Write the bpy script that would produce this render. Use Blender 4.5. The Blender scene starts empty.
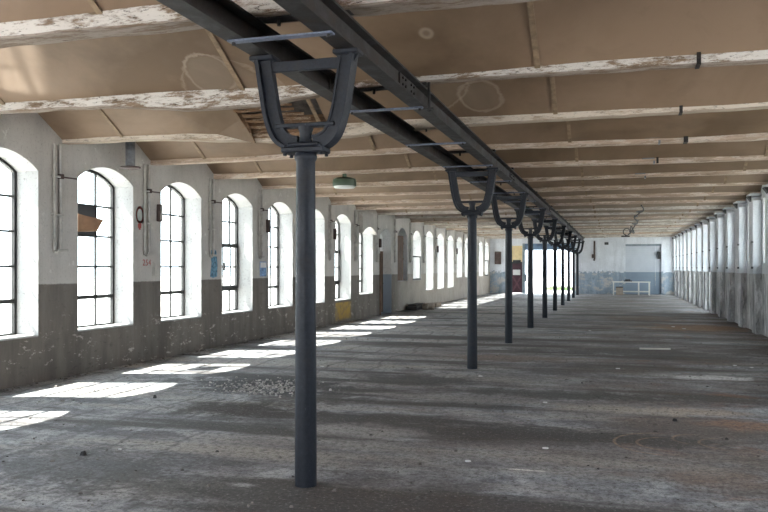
import bpy, bmesh, math, random
from mathutils import Vector, Matrix
R = random.Random(7)
S = bpy.context.scene
COL = S.collection
PI = math.pi

# ------------------------------------------------------------------ camera
TH = math.atan2(232, 785); SN, CS = math.sin(TH), math.cos(TH)
EYE, FPX, HV = 1.6, 785.0, 268.0
cd = bpy.data.cameras.new('camera'); cam = bpy.data.objects.new('camera', cd); COL.objects.link(cam)
cd.sensor_width = 36; cd.lens = FPX / 768 * 36; cd.shift_y = (HV - 256) / 768
cam.location = (0, 0, EYE); cam.rotation_euler = (PI / 2, 0, TH); cd.clip_end = 400
S.camera = cam

def ray(u, v):
    r = (u - 384) / FPX
    return (-SN + CS * r, CS + SN * r, (HV - v) / FPX)
def on_floor(u, v, z=0.0):
    d = ray(u, v); t = (z - EYE) / d[2]; return (d[0] * t, d[1] * t)
def on_y(u, v, y):
    d = ray(u, v); t = y / d[1]; return (d[0] * t, EYE + d[2] * t)      # X, z
def on_x(u, v, x):
    d = ray(u, v); t = x / d[0]; return (d[1] * t, EYE + d[2] * t)      # Y, z

# the hall
XL, XR, YB, Y0 = -7.75, 3.37, 50.2, -5.0
WT = 0.5                       # wall thickness
PITCH = 2.25
ZB = 3.40                      # underside of the beams
XC = -2.195                     # column row
def beam_far(n): return 5.3 + PITCH * (n - 1)
def win_y(k): return 10.0 + PITCH * (k - 2)
WW = 1.41

ORD = ['first', 'second', 'third', 'fourth', 'fifth', 'sixth', 'seventh', 'eighth', 'ninth', 'tenth', 'eleventh', 'twelfth',
       'thirteenth', 'fourteenth', 'fifteenth', 'sixteenth', 'seventeenth', 'eighteenth', 'nineteenth', 'twentieth',
       'twenty-first', 'twenty-second', 'twenty-third', 'twenty-fourth']

# ------------------------------------------------------------------ object helpers
def tag(o, label, cat, group=None, kind=None):
    o['label'] = label; o['category'] = cat
    if group: o['group'] = group
    if kind: o['kind'] = kind
    return o
def empty(name, loc=(0, 0, 0), rz=0):
    o = bpy.data.objects.new(name, None); COL.objects.link(o); o.location = loc; o.rotation_euler = (0, 0, rz)
    o.empty_display_size = 0.1
    return o
def link(name, bm, mats, parent=None, smooth=False, loc=None):
    me = bpy.data.meshes.new(name)
    bm.normal_update(); bm.to_mesh(me); bm.free()
    if not isinstance(mats, (list, tuple)): mats = [mats]
    for m in mats: me.materials.append(m)
    if smooth:
        for p in me.polygons: p.use_smooth = True
        try: me.set_sharp_from_angle(angle=math.radians(40))
        except Exception: pass
    o = bpy.data.objects.new(name, me); COL.objects.link(o)
    if parent: o.parent = parent
    if loc: o.location = loc
    return o
def copy_tree(o, parent=None):
    c = o.copy(); COL.objects.link(c)
    if parent: c.parent = parent
    for ch in list(o.children): copy_tree(ch, c)
    return c
def BM(): return bmesh.new()
def box(bm, x0, x1, y0, y1, z0, z1, bevel=0, mi=0, rot=None, seg=1):
    m = Matrix.Translation(((x0 + x1) / 2, (y0 + y1) / 2, (z0 + z1) / 2))
    if rot is not None: m = m @ rot.to_4x4()
    m = m @ Matrix.Diagonal((abs(x1 - x0), abs(y1 - y0), abs(z1 - z0), 1))
    g = bmesh.ops.create_cube(bm, size=1, matrix=m)
    vs = g['verts']
    fs = set(f for v in vs for f in v.link_faces)
    if bevel:
        es = list(set(e for v in vs for e in v.link_edges))
        rr = bmesh.ops.bevel(bm, geom=es, offset=bevel, segments=seg, affect='EDGES', profile=0.5)
        fs = set(rr['faces']) | set(f for f in fs if f.is_valid)
    for f in fs:
        if f.is_valid: f.material_index = mi
def tube(bm, pts, r, n=10, caps=True, mi=0):
    pts = [Vector(p) for p in pts]
    rs = r if isinstance(r, (list, tuple)) else [r] * len(pts)
    rings = []; up = None
    for i, p in enumerate(pts):
        a = pts[max(i - 1, 0)]; b = pts[min(i + 1, len(pts) - 1)]
        t = (b - a).normalized()
        if up is None:
            up = Vector((0, 0, 1)) if abs(t.z) < 0.9 else Vector((1, 0, 0))
        s = t.cross(up)
        if s.length < 1e-5: s = t.orthogonal()
        s.normalize(); up = s.cross(t).normalized()
        rings.append([bm.verts.new(p + (s * math.cos(2 * PI * k / n) + up * math.sin(2 * PI * k / n)) * rs[i]) for k in range(n)])
    for a, b in zip(rings, rings[1:]):
        for k in range(n):
            f = bm.faces.new((a[k], a[(k + 1) % n], b[(k + 1) % n], b[k])); f.material_index = mi
    if caps:
        bm.faces.new(rings[0][::-1]).material_index = mi; bm.faces.new(rings[-1]).material_index = mi
def lathe(bm, prof, n=24, c=(0, 0), mi=0):
    rings = []
    for r, z in prof:
        rings.append([bm.verts.new((c[0] + r * math.cos(2 * PI * k / n), c[1] + r * math.sin(2 * PI * k / n), z)) for k in range(n)])
    for a, b in zip(rings, rings[1:]):
        for k in range(n):
            bm.faces.new((a[k], a[(k + 1) % n], b[(k + 1) % n], b[k])).material_index = mi
    bm.faces.new(rings[0][::-1]); bm.faces.new(rings[-1])
def quad(bm, a, b, c, d, mi=0):
    f = bm.faces.new([bm.verts.new(p) for p in (a, b, c, d)]); f.material_index = mi; return f
def extrude_poly(bm, pts, off, mi=0):
    """closed prism: polygon pts (3D) pushed along off"""
    off = Vector(off); a = [bm.verts.new(p) for p in pts]; b = [bm.verts.new(Vector(p) + off) for p in pts]
    n = len(pts)
    bm.faces.new(a[::-1]).material_index = mi; bm.faces.new(b).material_index = mi
    for i in range(n): bm.faces.new((a[i], a[(i + 1) % n], b[(i + 1) % n], b[i])).material_index = mi
def bolt(bm, x, y, z, r=0.014, h=0.02, axis='z'):
    d = {'z': (0, 0, h), 'y': (0, h, 0), 'x': (h, 0, 0)}[axis]
    tube(bm, [(x, y, z), (x + d[0], y + d[1], z + d[2])], r, n=6)

_bolts = {}
def add_bolts(parent, mat, pts, r=0.014, h=0.02, axis='z', name='bolt'):
    key = (mat.name, r, h, axis)
    if key not in _bolts:
        bm = BM(); bolt(bm, 0, 0, 0, r, h, axis); me = bpy.data.meshes.new(name); bm.normal_update(); bm.to_mesh(me); bm.free(); me.materials.append(mat); _bolts[key] = me
    for q in pts:
        o = bpy.data.objects.new(name, _bolts[key]); COL.objects.link(o); o.parent = parent; o.location = q
# ------------------------------------------------------------------ materials
class NT:
    def __init__(s, name):
        s.m = bpy.data.materials.new(name); s.m.use_nodes = True
        s.t = s.m.node_tree; s.n = s.t.nodes; s.n.clear()
        s.out = s.n.new('ShaderNodeOutputMaterial'); s.b = s.n.new('ShaderNodeBsdfPrincipled')
        s.t.links.new(s.b.outputs[0], s.out.inputs[0])
        g = s.n.new('ShaderNodeNewGeometry'); s.pos = g.outputs['Position']
        s._obj = None
    @property
    def obj(s):
        if s._obj is None: s._obj = s.n.new('ShaderNodeTexCoord').outputs['Object']
        return s._obj
    def set(s, sock, v):
        if hasattr(v, 'node'): s.t.links.new(v, sock)
        elif v is not None:
            if sock.type == 'RGBA' and len(v) == 3: v = (*v, 1)
            sock.default_value = v
    def noise(s, scale, detail=4, rough=0.55, vec=None, dist=0, stretch=None):
        n = s.n.new('ShaderNodeTexNoise'); n.inputs['Scale'].default_value = scale
        n.inputs['Detail'].default_value = detail; n.inputs['Roughness'].default_value = rough; n.inputs['Distortion'].default_value = dist
        v = s.pos if vec is None else vec
        if stretch:
            mp = s.n.new('ShaderNodeMapping'); mp.inputs['Scale'].default_value = stretch; s.t.links.new(v, mp.inputs[0]); v = mp.outputs[0]
        s.t.links.new(v, n.inputs['Vector']); return n.outputs['Fac']
    def ramp(s, f, stops, interp='LINEAR'):
        r = s.n.new('ShaderNodeValToRGB'); r.color_ramp.interpolation = interp
        e = r.color_ramp.elements
        while len(e) < len(stops): e.new(0.5)
        for x, (p, c) in zip(e, stops):
            x.position = p; x.color = (c, c, c, 1) if isinstance(c, (int, float)) else (*c, 1)
        s.t.links.new(f, r.inputs[0]); return r.outputs[0]
    def mix(s, f, a, b, mode='MIX'):
        m = s.n.new('ShaderNodeMix'); m.data_type = 'RGBA'; m.blend_type = mode; m.clamp_factor = True
        s.set(m.inputs[0], f); s.set(m.inputs[6], a); s.set(m.inputs[7], b); return m.outputs[2]
    def math(s, op, a, b=None, c=None, clamp=False):
        m = s.n.new('ShaderNodeMath'); m.operation = op; m.use_clamp = clamp
        s.set(m.inputs[0], a)
        if b is not None: s.set(m.inputs[1], b)
        if c is not None: s.set(m.inputs[2], c)
        return m.outputs[0]
    def sep(s, vec=None):
        x = s.n.new('ShaderNodeSeparateXYZ'); s.t.links.new(s.pos if vec is None else vec, x.inputs[0]); return x.outputs
    def smooth(s, v, a, b, to0=0.0, to1=1.0):
        m = s.n.new('ShaderNodeMapRange'); m.interpolation_type = 'SMOOTHSTEP'
        s.set(m.inputs[0], v)
        for i, q in zip((1, 2, 3, 4), (a, b, to0, to1)): m.inputs[i].default_value = q
        return m.outputs[0]
    def bump(s, h, strength=0.3, dist=0.02):
        b = s.n.new('ShaderNodeBump'); b.inputs['Strength'].default_value = strength; b.inputs['Distance'].default_value = dist
        s.t.links.new(h, b.inputs['Height']); s.t.links.new(b.outputs[0], s.b.inputs['Normal'])
    def fin(s, color, rough=0.7, metal=0.0, spec=0.5):
        s.set(s.b.inputs['Base Color'], color); s.set(s.b.inputs['Roughness'], rough)
        s.b.inputs['Metallic'].default_value = metal; s.b.inputs['Specular IOR Level'].default_value = spec
        return s.m

def simple(name, col, rough=0.7, metal=0.0, var=0.25, scale=6, bump=0.15, spec=0.5):
    k = NT(name); f = k.noise(scale, 5, 0.6)
    lo = tuple(c * (1 - var) for c in col); hi = tuple(min(1, c * (1 + var)) for c in col)
    c = k.ramp(f, [(0.3, lo), (0.7, hi)])
    if bump: k.bump(k.noise(scale * 6, 4), bump, 0.01)
    return k.fin(c, rough, metal, spec)

def mat_floor():
    k = NT('worn_concrete'); X, Y, Z = k.sep()
    n1 = k.noise(0.55, 6, 0.6, dist=0.4); n2 = k.noise(2.3, 7, 0.65, dist=0.8); n3 = k.noise(14, 6, 0.7); n4 = k.noise(70, 4, 0.7)
    streak = k.noise(1.3, 6, 0.62, stretch=(0.35, 1.5, 1), dist=0.5)
    c = k.ramp(n2, [(0.38, (0.22, 0.225, 0.25)), (0.5, (0.43, 0.44, 0.465)), (0.62, (0.62, 0.63, 0.655))])
    c = k.mix(k.ramp(n1, [(0.48, 0.0), (0.60, 0.75)]), c, (0.15, 0.15, 0.165))
    c = k.mix(k.ramp(streak, [(0.5, 0.0), (0.64, 0.75)]), c, (0.50, 0.475, 0.45))
    light_bands = k.noise(1.0, 6, 0.6, stretch=(0.16, 1.1, 1), dist=0.3)  # bands of light and shade across the hall, put into the floor colour
    c = k.mix(k.ramp(light_bands, [(0.40, 0.9), (0.49, 0.0)]), c, (0.07, 0.064, 0.062)); c = k.mix(k.ramp(light_bands, [(0.53, 0.0), (0.64, 0.7)]), c, (0.56, 0.51, 0.46))
    # oil-brown discolouration, stronger towards the right-hand side of the hall
    br = k.noise(0.8, 6, 0.65, stretch=(0.5, 1.2, 1), dist=0.7)
    side = k.smooth(X, -4.5, 1.5, 0.05, 1.0)
    brm = k.math('MULTIPLY', k.ramp(br, [(0.36, 0.0), (0.6, 1.0)]), side)
    c = k.mix(k.math('MULTIPLY', brm, 0.88), c, (0.14, 0.105, 0.085))
    rust = k.noise(1.1, 6, 0.7, stretch=(0.6, 1, 1), dist=1.0)
    rm = k.math('MULTIPLY', k.ramp(rust, [(0.56, 0.0), (0.68, 1.0)]), k.smooth(X, -1.5, 2.4))
    c = k.mix(k.math('MULTIPLY', rm, 0.9), c, (0.33, 0.16, 0.085))
    def blob(u, v, rx, ry, col, amt, soft=0.6, u2=None, v2=None):
        nonlocal c
        x, y = on_floor(u, v)
        dx = k.math('DIVIDE', k.math('SUBTRACT', X, x), rx); dy = k.math('DIVIDE', k.math('SUBTRACT', Y, y), ry)
        d = k.math('SQRT', k.math('ADD', k.math('MULTIPLY', dx, dx), k.math('MULTIPLY', dy, dy)))
        d = k.math('ADD', d, k.math('MULTIPLY', k.math('SUBTRACT', n2, 0.5), 2.2))
        d = k.math('ADD', d, k.math('MULTIPLY', k.math('SUBTRACT', n3, 0.5), 1.2))
        c = k.mix(k.math('MULTIPLY', k.smooth(d, 1 - soft, 1 + soft * 0.3, 1.0, 0.0), amt), c, col)
    blob(240, 409, 0.95, 0.6, (0.035, 0.025, 0.02), 1.0); blob(310, 398, 0.8, 0.5, (0.07, 0.06, 0.055), 0.8)
    blob(265, 384, 1.5, 0.8, (0.04, 0.04, 0.048), 1.0); blob(90, 400, 0.8, 0.18, (0.13, 0.13, 0.15), 0.8); blob(120, 432, 1.0, 0.2, (0.12, 0.12, 0.14), 0.75)
    blob(60, 465, 1.2, 0.8, (0.11, 0.11, 0.12), 0.75); blob(200, 490, 1.2, 0.4, (0.12, 0.115, 0.11), 0.7)
    blob(420, 380, 1.0, 0.6, (0.085, 0.08, 0.08), 0.85); blob(560, 395, 1.6, 0.45, (0.09, 0.085, 0.08), 0.8); blob(620, 352, 2.2, 0.7, (0.09, 0.085, 0.085), 0.7)
    blob(415, 350, 2.0, 0.8, (0.36, 0.35, 0.36), 0.5)
    blob(480, 400, 0.9, 0.35, (0.35, 0.33, 0.31), 0.5)
    blob(540, 432, 1.1, 0.4, (0.08, 0.075, 0.072), 0.85); blob(690, 398, 1.2, 0.3, (0.10, 0.08, 0.07), 0.7); blob(650, 440, 0.8, 0.3, (0.09, 0.08, 0.075), 0.8)
    blob(690, 412, 0.75, 0.3, (0.62, 0.50, 0.41), 0.85)
    blob(745, 425, 0.5, 0.35, (0.42, 0.24, 0.15), 0.7)
    blob(720, 480, 0.6, 0.35, (0.28, 0.19, 0.14), 0.6)
    blob(715, 378, 0.85, 0.3, (0.85, 0.83, 0.83), 1.0)
    blob(700, 328, 1.5, 1.5, (0.34, 0.18, 0.085), 0.9)
    blob(640, 318, 1.2, 1.2, (0.24, 0.15, 0.09), 0.5)
    blob(500, 358, 1.2, 0.6, (0.26, 0.15, 0.10), 0.5)
    blob(620, 410, 1.0, 0.3, (0.58, 0.51, 0.44), 0.75)
    blob(590, 462, 1.2, 0.2, (0.44, 0.39, 0.35), 0.7); blob(360, 430, 0.7, 0.35, (0.50, 0.47, 0.45), 0.7)
    blob(243, 485, 0.13, 0.06, (0.55, 0.54, 0.53), 0.8)
    blob(275, 474, 0.09, 0.025, (0.62, 0.61, 0.60), 0.8)
    blob(525, 470, 0.155, 0.022, (0.95, 0.92, 0.86), 1.0, soft=0.3)
    blob(190, 440, 0.4, 0.12, (0.40, 0.40, 0.41), 0.5)
    # rusty ring marks left by something round
    for (u, v, rr) in ((668, 444, 0.27), (700, 440, 0.24), (668, 444, 0.47), (725, 444, 0.22)):
        x, y = on_floor(u, v)
        dx = k.math('SUBTRACT', X, x); dy = k.math('SUBTRACT', Y, y)
        d = k.math('SQRT', k.math('ADD', k.math('MULTIPLY', dx, dx), k.math('MULTIPLY', dy, dy)))
        e = k.math('ABSOLUTE', k.math('SUBTRACT', d, rr))
        left = k.smooth(dx, -0.12, 0.02, 1.0, 0.0)
        mk = k.math('MULTIPLY', k.math('MULTIPLY', k.smooth(e, 0.008, 0.02, 1.0, 0.0), left), k.ramp(n2, [(0.35, 0.15), (0.6, 0.7)]))
        c = k.mix(mk, c, (0.50, 0.33, 0.21))
    # drag scratches on the left
    w = k.n.new('ShaderNodeTexWave'); w.inputs['Scale'].default_value = 0.5; w.inputs['Distortion'].default_value = 5; w.inputs['Detail'].default_value = 4
    k.t.links.new(k.pos, w.inputs[0])
    c = k.mix(k.math('MULTIPLY', k.ramp(w.outputs['Fac'], [(0.0, 1.0), (0.035, 0.0)]), k.smooth(X, -3, -4, 0, 0.5)), c, (0.08, 0.075, 0.08))
    # grit speckle
    n5 = k.noise(32, 5, 0.75)
    c = k.mix(k.ramp(n5, [(0.36, 0.75), (0.48, 0.0)]), c, (0.05, 0.047, 0.047)); c = k.mix(k.ramp(n5, [(0.56, 0.0), (0.66, 0.6)]), c, (0.50, 0.49, 0.48))
    c = k.mix(k.ramp(n4, [(0.34, 0.8), (0.45, 0.0)]), c, (0.05, 0.045, 0.045))
    c = k.mix(k.ramp(n4, [(0.66, 0.0), (0.76, 0.7)]), c, (0.58, 0.56, 0.54))
    c = k.mix(k.ramp(n3, [(0.38, 0.6), (0.52, 0.0)]), c, (0.075, 0.07, 0.07))
    h = k.math('ADD', k.math('MULTIPLY', n3, 0.6), k.math('MULTIPLY', n4, 0.4)); k.bump(h, 0.35, 0.012)
    ro = k.math('ADD', 0.42, k.math('MULTIPLY', n2, 0.42))
    return k.fin(c, ro, 0, 0.22)

def mat_plaster(name, up, low, zl, blu=False, yellow=False, peel=0.5, rough=False):
    k = NT(name); X, Y, Z = k.sep()
    n1 = k.noise(0.9, 6, 0.6, dist=0.4); n2 = k.noise(4.5, 7, 0.68, dist=0.3); n3 = k.noise(28, 5, 0.7)
    drip = k.noise(1.6, 6, 0.65, stretch=(1.6, 1.6, 0.3))
    u = k.mix(k.ramp(n1, [(0.35, 0.0), (0.65, 0.6)]), up, tuple(c * 0.68 for c in up))
    u = k.mix(k.ramp(drip, [(0.5, 0.0), (0.72, 0.5)]), u, tuple(c * 0.55 for c in up))
    u = k.mix(k.ramp(n2, [(0.62, 0.0), (0.68, peel)]), u, tuple(min(0.85, c * 1.5) for c in up))
    u = k.mix(k.ramp(n2, [(0.24, peel), (0.30, 0.0)]), u, (0.20, 0.175, 0.15))
    l = k.mix(k.ramp(drip, [(0.38, 0.0), (0.62, 0.8)]), low, tuple(c * 0.58 for c in low))
    # flaked patches, mostly in the lowest metre
    fl = k.noise(6.0 if not blu else 2.0, 9, 0.78, stretch=(1, 0.65, 1.5) if not blu else (1, 1, 1.2))
    vst = k.noise(2.6, 7, 0.7, stretch=(1.6, 1.6, 0.4))
    thr = k.math('MULTIPLY', k.ramp(fl, [(0.585, 0.0), (0.605, 1.0)] if not blu else [(0.52, 0.0), (0.55, 1.0)]), k.smooth(Z, 1.15, 0.35, 0.1 if not blu else 0.75, 0.85))
    l = k.mix(thr, l, (0.50, 0.46, 0.42) if not blu else (0.62, 0.58, 0.53))
    l = k.mix(k.ramp(fl, [(0.36, 0.7), (0.42, 0.0)]), l, tuple(c * 0.5 for c in low))
    if rough:
        l = k.mix(k.ramp(vst, [(0.52, 0.0), (0.60, 0.85)]), l, (0.80, 0.79, 0.78)); l = k.mix(k.ramp(vst, [(0.38, 0.85), (0.46, 0.0)]), l, (0.16, 0.155, 0.16))
    if yellow:
        m = k.math('MULTIPLY', k.smooth(Y, win_y(7) - 0.05, win_y(7) + 0.15), k.smooth(Y, win_y(7) + WW + 0.1, win_y(7) + WW - 0.1))
        m = k.math('MULTIPLY', m, k.math('MULTIPLY', k.smooth(Z, 0.62, 0.56), k.smooth(Z, 0.02, 0.15)))
        l = k.mix(k.math('MULTIPLY', m, k.ramp(n2, [(0.38, 0.35), (0.55, 0.95)])), l, (0.42, 0.27, 0.06))
        # far bays: the paint has gone, bare plaster below the sills
        far = k.smooth(Y, 27.0, 29.0)
        l = k.mix(k.math('MULTIPLY', far, k.ramp(n1, [(0.3, 0.55), (0.6, 0.95)])), l, (0.46, 0.41, 0.35))
    e = k.math('ADD', Z, k.math('MULTIPLY', k.math('SUBTRACT', n3, 0.5), 0.03))
    e = k.math('ADD', e, k.math('MULTIPLY', k.math('SUBTRACT', n2, 0.5), 0.02 if not blu else 0.9))
    c = k.mix(k.smooth(e, zl - 0.012, zl + 0.012), l, u)
    c = k.mix(k.ramp(n3, [(0.3, 0.4), (0.45, 0.0)]), c, (0.12, 0.11, 0.10))
    k.bump(k.math('ADD', k.math('MULTIPLY', n2, 0.7), k.math('MULTIPLY', n3, 0.3)), 0.45, 0.02)
    return k.fin(c, 0.85, 0, 0.25)

def mat_white_reveal(name='whitewashed_reveal', low=None, hi=(0.41, 0.405, 0.40)):
    k = NT(name); X, Y, Z = k.sep()
    n2 = k.noise(5, 7, 0.7, dist=1.0); n3 = k.noise(30, 5, 0.7)
    c = k.mix(k.ramp(n2, [(0.62, 0.0), (0.67, 0.6)]), hi, (0.16, 0.145, 0.135))
    c = k.mix(k.ramp(n3, [(0.34, 0.7), (0.42, 0.0)]), c, (0.15, 0.14, 0.13))
    if low: c = k.mix(k.smooth(Z, 1.365, 1.38), low, c)
    k.bump(n2, 0.35, 0.02)
    return k.fin(c, 0.85, 0, 0.25)

def mat_beam(name, base, paint, amt, dark=0.5):
    k = NT(name)
    g = k.noise(5, 6, 0.65, stretch=(0.35, 5, 5), dist=0.3); n2 = k.noise(5.0, 9, 0.8, stretch=(0.45, 2, 2), dist=0.15); n3 = k.noise(24, 6, 0.75, stretch=(0.4, 1.6, 1.6))
    X, Y, Z = k.sep()
    c = k.ramp(g, [(0.3, tuple(b * 0.6 for b in base)), (0.55, base), (0.8, tuple(min(1, b * 1.25) for b in base))])
    pm = k.ramp(n2, [(0.5 - amt * 0.35, 1.0), (0.56 - amt * 0.2 + 0.12 * amt, 0.0)] if False else [(0.62 - amt * 0.35, 0.0), (0.70 - amt * 0.35, 1.0)])
    c = k.mix(pm, c, paint)
    c = k.mix(k.ramp(n3, [(0.36, dark), (0.43, 0.0)]), c, (0.07, 0.055, 0.045))
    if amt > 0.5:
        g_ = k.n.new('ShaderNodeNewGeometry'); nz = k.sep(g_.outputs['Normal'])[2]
        c = k.mix(k.math('MULTIPLY', k.smooth(nz, -0.75, -0.5, 1.0, 0.0), 0.75), c, tuple(b * 0.8 for b in base))  # undersides browner: bare wood, and their dim light put into the colour
    k.bump(k.math('ADD', k.math('MULTIPLY', n3, 0.5), pm), 0.5, 0.012)
    return k.fin(c, 0.85, 0, 0.2)

def mat_panel():
    k = NT('brown_fibreboard'); X, Y, Z = k.sep()
    n1 = k.noise(0.45, 6, 0.6, dist=0.5); n2 = k.noise(2.2, 6, 0.6, dist=0.6); n3 = k.noise(45, 4, 0.6)
    c = k.ramp(n1, [(0.36, (0.16, 0.105, 0.064)), (0.5, (0.23, 0.155, 0.10)), (0.64, (0.29, 0.20, 0.135))])
    c = k.mix(k.ramp(n2, [(0.55, 0.0), (0.75, 0.45)]), c, (0.18, 0.125, 0.085))
    # board colour turns paler and greyer towards the far bays
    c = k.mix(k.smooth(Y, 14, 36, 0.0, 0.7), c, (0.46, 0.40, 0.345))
    def ring(u, v, y, rad, amt, zz=3.75):
        nonlocal c
        x, z = on_y(u, v, y)
        dx = k.math('SUBTRACT', X, x); dy = k.math('MULTIPLY', k.math('SUBTRACT', Z, z), 2.0)
        d = k.math('SQRT', k.math('ADD', k.math('MULTIPLY', dx, dx), k.math('MULTIPLY', dy, dy)))
        d = k.math('ADD', d, k.math('MULTIPLY', k.math('SUBTRACT', n2, 0.5), rad * 0.9))
        e = k.math('ABSOLUTE', k.math('SUBTRACT', d, rad))
        yy = k.math('ABSOLUTE', k.math('SUBTRACT', Y, y)); near = k.smooth(yy, 0.9, 1.1, 1.0, 0.0)
        c = k.mix(k.math('MULTIPLY', k.math('MULTIPLY', k.smooth(e, 0.0, 0.035, 1.0, 0.0), near), amt), c, (0.48, 0.40, 0.32))
        c = k.mix(k.math('MULTIPLY', k.math('MULTIPLY', k.smooth(d, rad * 0.8, rad, 1.0, 0.0), near), amt * 0.6), c, (0.30, 0.245, 0.195))
    ring(205, 72, 7.1, 0.26, 0.35); ring(480, 98, 9.4, 0.26, 0.4); ring(428, 35, 7.0, 0.05, 0.5)
    ring(225, 92, 7.35, 0.55, 0.25); ring(440, 90, 9.3, 0.35, 0.3)
    k.bump(n3, 0.1, 0.004)
    return k.fin(c, 0.6, 0, 0.35)

def mat_iron(name, col, rust, rough=0.45, rustamt=0.4):
    k = NT(name); n1 = k.noise(5, 6, 0.65, dist=0.6); n2 = k.noise(40, 5, 0.7)
    c = k.ramp(n2, [(0.3, tuple(b * 0.7 for b in col)), (0.7, tuple(b * 1.4 for b in col))])
    c = k.mix(k.ramp(n1, [(0.52, 0.0), (0.68, rustamt)]), c, rust)
    c = k.mix(k.ramp(n2, [(0.70, 0.0), (0.76, 0.5)]), c, (0.35, 0.35, 0.36))
    k.bump(k.math('ADD', n1, n2), 0.2, 0.006)
    return k.fin(c, k.ramp(n1, [(0.3, rough), (0.7, rough + 0.25)]), 0.0, 0.35)

def mat_glass():
    k = NT('window_glass'); k.n.remove(k.b)
    t = k.n.new('ShaderNodeBsdfTransparent'); t.inputs[0].default_value = (0.93, 0.95, 0.94, 1)
    g = k.n.new('ShaderNodeBsdfGlossy'); g.inputs['Roughness'].default_value = 0.05
    m = k.n.new('ShaderNodeMixShader'); m.inputs[0].default_value = 0.06
    k.t.links.new(t.outputs[0], m.inputs[1]); k.t.links.new(g.outputs[0], m.inputs[2]); k.t.links.new(m.outputs[0], k.out.inputs[0])
    return k.m

M = {}
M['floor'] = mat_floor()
M['wall_l'] = mat_plaster('grey_plaster_over_dark_dado', (0.60, 0.57, 0.535), (0.195, 0.175, 0.155), 1.37, yellow=True)
M['wall_r'] = mat_plaster('pale_plaster_over_grey_base', (0.72, 0.74, 0.77), (0.52, 0.51, 0.50), 1.46, rough=True)
M['wall_b'] = mat_plaster('white_plaster_over_blue_dado', (0.82, 0.85, 0.90), (0.40, 0.48, 0.57), 1.36, blu=True, peel=0.35)
M['wall_n'] = mat_plaster('grey_plaster', (0.5, 0.48, 0.46), (0.3, 0.28, 0.26), 1.37)
M['reveal'] = mat_white_reveal()
M['reveal_blue'] = mat_white_reveal('white_over_blue_reveal', (0.42, 0.50, 0.60), (0.86, 0.86, 0.86)); M['reveal_bare'] = mat_white_reveal('pale_inner_reveal', None, (0.86, 0.87, 0.88))
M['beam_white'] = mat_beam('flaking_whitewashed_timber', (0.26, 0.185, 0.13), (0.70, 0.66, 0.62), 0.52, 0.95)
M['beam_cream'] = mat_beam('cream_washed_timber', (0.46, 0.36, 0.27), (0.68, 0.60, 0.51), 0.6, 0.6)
M['beam_tan'] = mat_beam('bare_tan_timber', (0.56, 0.43, 0.33), (0.70, 0.60, 0.52), 0.35, 0.4)
M['beam_grey'] = mat_beam('dusty_grey_timber', (0.55, 0.49, 0.43), (0.70, 0.65, 0.60), 0.45, 0.5)
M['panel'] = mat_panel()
M['batten'] = simple('dark_timber_batten', (0.27, 0.19, 0.12), 0.75, var=0.4, scale=9)
M['rot'] = mat_beam('rotten_split_timber', (0.22, 0.13, 0.075), (0.45, 0.35, 0.26), 0.3, 0.9)
M['cavity'] = simple('dark_ceiling_boarding', (0.10, 0.085, 0.075), 0.9, var=0.6, scale=7)
M['iron'] = mat_iron('blue_black_cast_iron', (0.013, 0.016, 0.024), (0.045, 0.038, 0.034), 0.40, 0.35)
M['steel'] = mat_iron('dark_rusty_girder_steel', (0.016, 0.014, 0.014), (0.050, 0.032, 0.024), 0.5, 0.7)
M['strap'] = mat_iron('blue_lit_strap_steel', (0.13, 0.15, 0.21), (0.10, 0.07, 0.06), 0.35, 0.3)  # blue light falling on the straps is put into their base colour
M['dullpane'] = simple('grimed_board_pane', (0.20, 0.16, 0.13), 0.8, var=0.4)
M['frame'] = simple('dark_window_steel', (0.018, 0.017, 0.016), 0.6, var=0.4)
M['glass'] = mat_glass()
M['pipe'] = simple('grey_painted_conduit', (0.45, 0.43, 0.40), 0.6, var=0.3)
M['zinc'] = simple('galvanised_flue_metal', (0.20, 0.21, 0.23), 0.38, 0.6, var=0.5)
M['rustflange'] = simple('rusted_flange', (0.07, 0.045, 0.04), 0.8, var=0.4)
M['black'] = simple('black_bakelite', (0.04, 0.04, 0.042), 0.6)
M['red'] = simple('faded_red_paint', (0.40, 0.075, 0.06), 0.8, var=0.3, scale=30)
M['bluepaint'] = simple('faded_blue_paint', (0.13, 0.27, 0.38), 0.8, var=0.7, scale=25)
M['bluenote'] = simple('blue_printed_paper', (0.20, 0.32, 0.52), 0.8, var=0.8, scale=22)
M['paper'] = simple('white_paper', (0.78, 0.78, 0.77), 0.8, var=0.06)
M['card'] = simple('brown_hardboard_scrap', (0.34, 0.19, 0.11), 0.8, var=0.2)
M['purple'] = simple('maroon_door_paint', (0.065, 0.025, 0.037), 0.6, var=0.25)
M['purple2'] = simple('maroon_door_trim', (0.12, 0.05, 0.065), 0.6, var=0.25)
M['yellow'] = simple('yellowed_panel', (0.80, 0.64, 0.36), 0.8, var=0.12)
M['bluebeam'] = simple('blue_grey_lintel_paint', (0.16, 0.24, 0.36), 0.7, var=0.35, scale=3)
M['postgrey'] = simple('grey_door_post', (0.22, 0.27, 0.30), 0.7)
M['tablewhite'] = simple('white_table_paint', (0.78, 0.76, 0.70), 0.7, var=0.08)
M['greenenamel'] = simple('green_enamel', (0.045, 0.075, 0.04), 0.35, var=0.15)
M['diffuser'] = simple('opal_lamp_glass', (0.82, 0.84, 0.80), 0.3, var=0.03, bump=0)
M['brown'] = simple('brown_door_timber', (0.13, 0.075, 0.05), 0.75, var=0.35)
M['darkwood'] = simple('dark_oiled_timber', (0.035, 0.033, 0.034), 0.8, var=0.4)
M['brick'] = simple('dusty_brick', (0.40, 0.33, 0.27), 0.9, var=0.3)
M['stone'] = simple('rubble_chips', (0.42, 0.40, 0.38), 0.9, var=0.75, scale=18)
M['grit'] = simple('dark_grit', (0.17, 0.155, 0.145), 0.9, var=0.9, scale=3)
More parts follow.
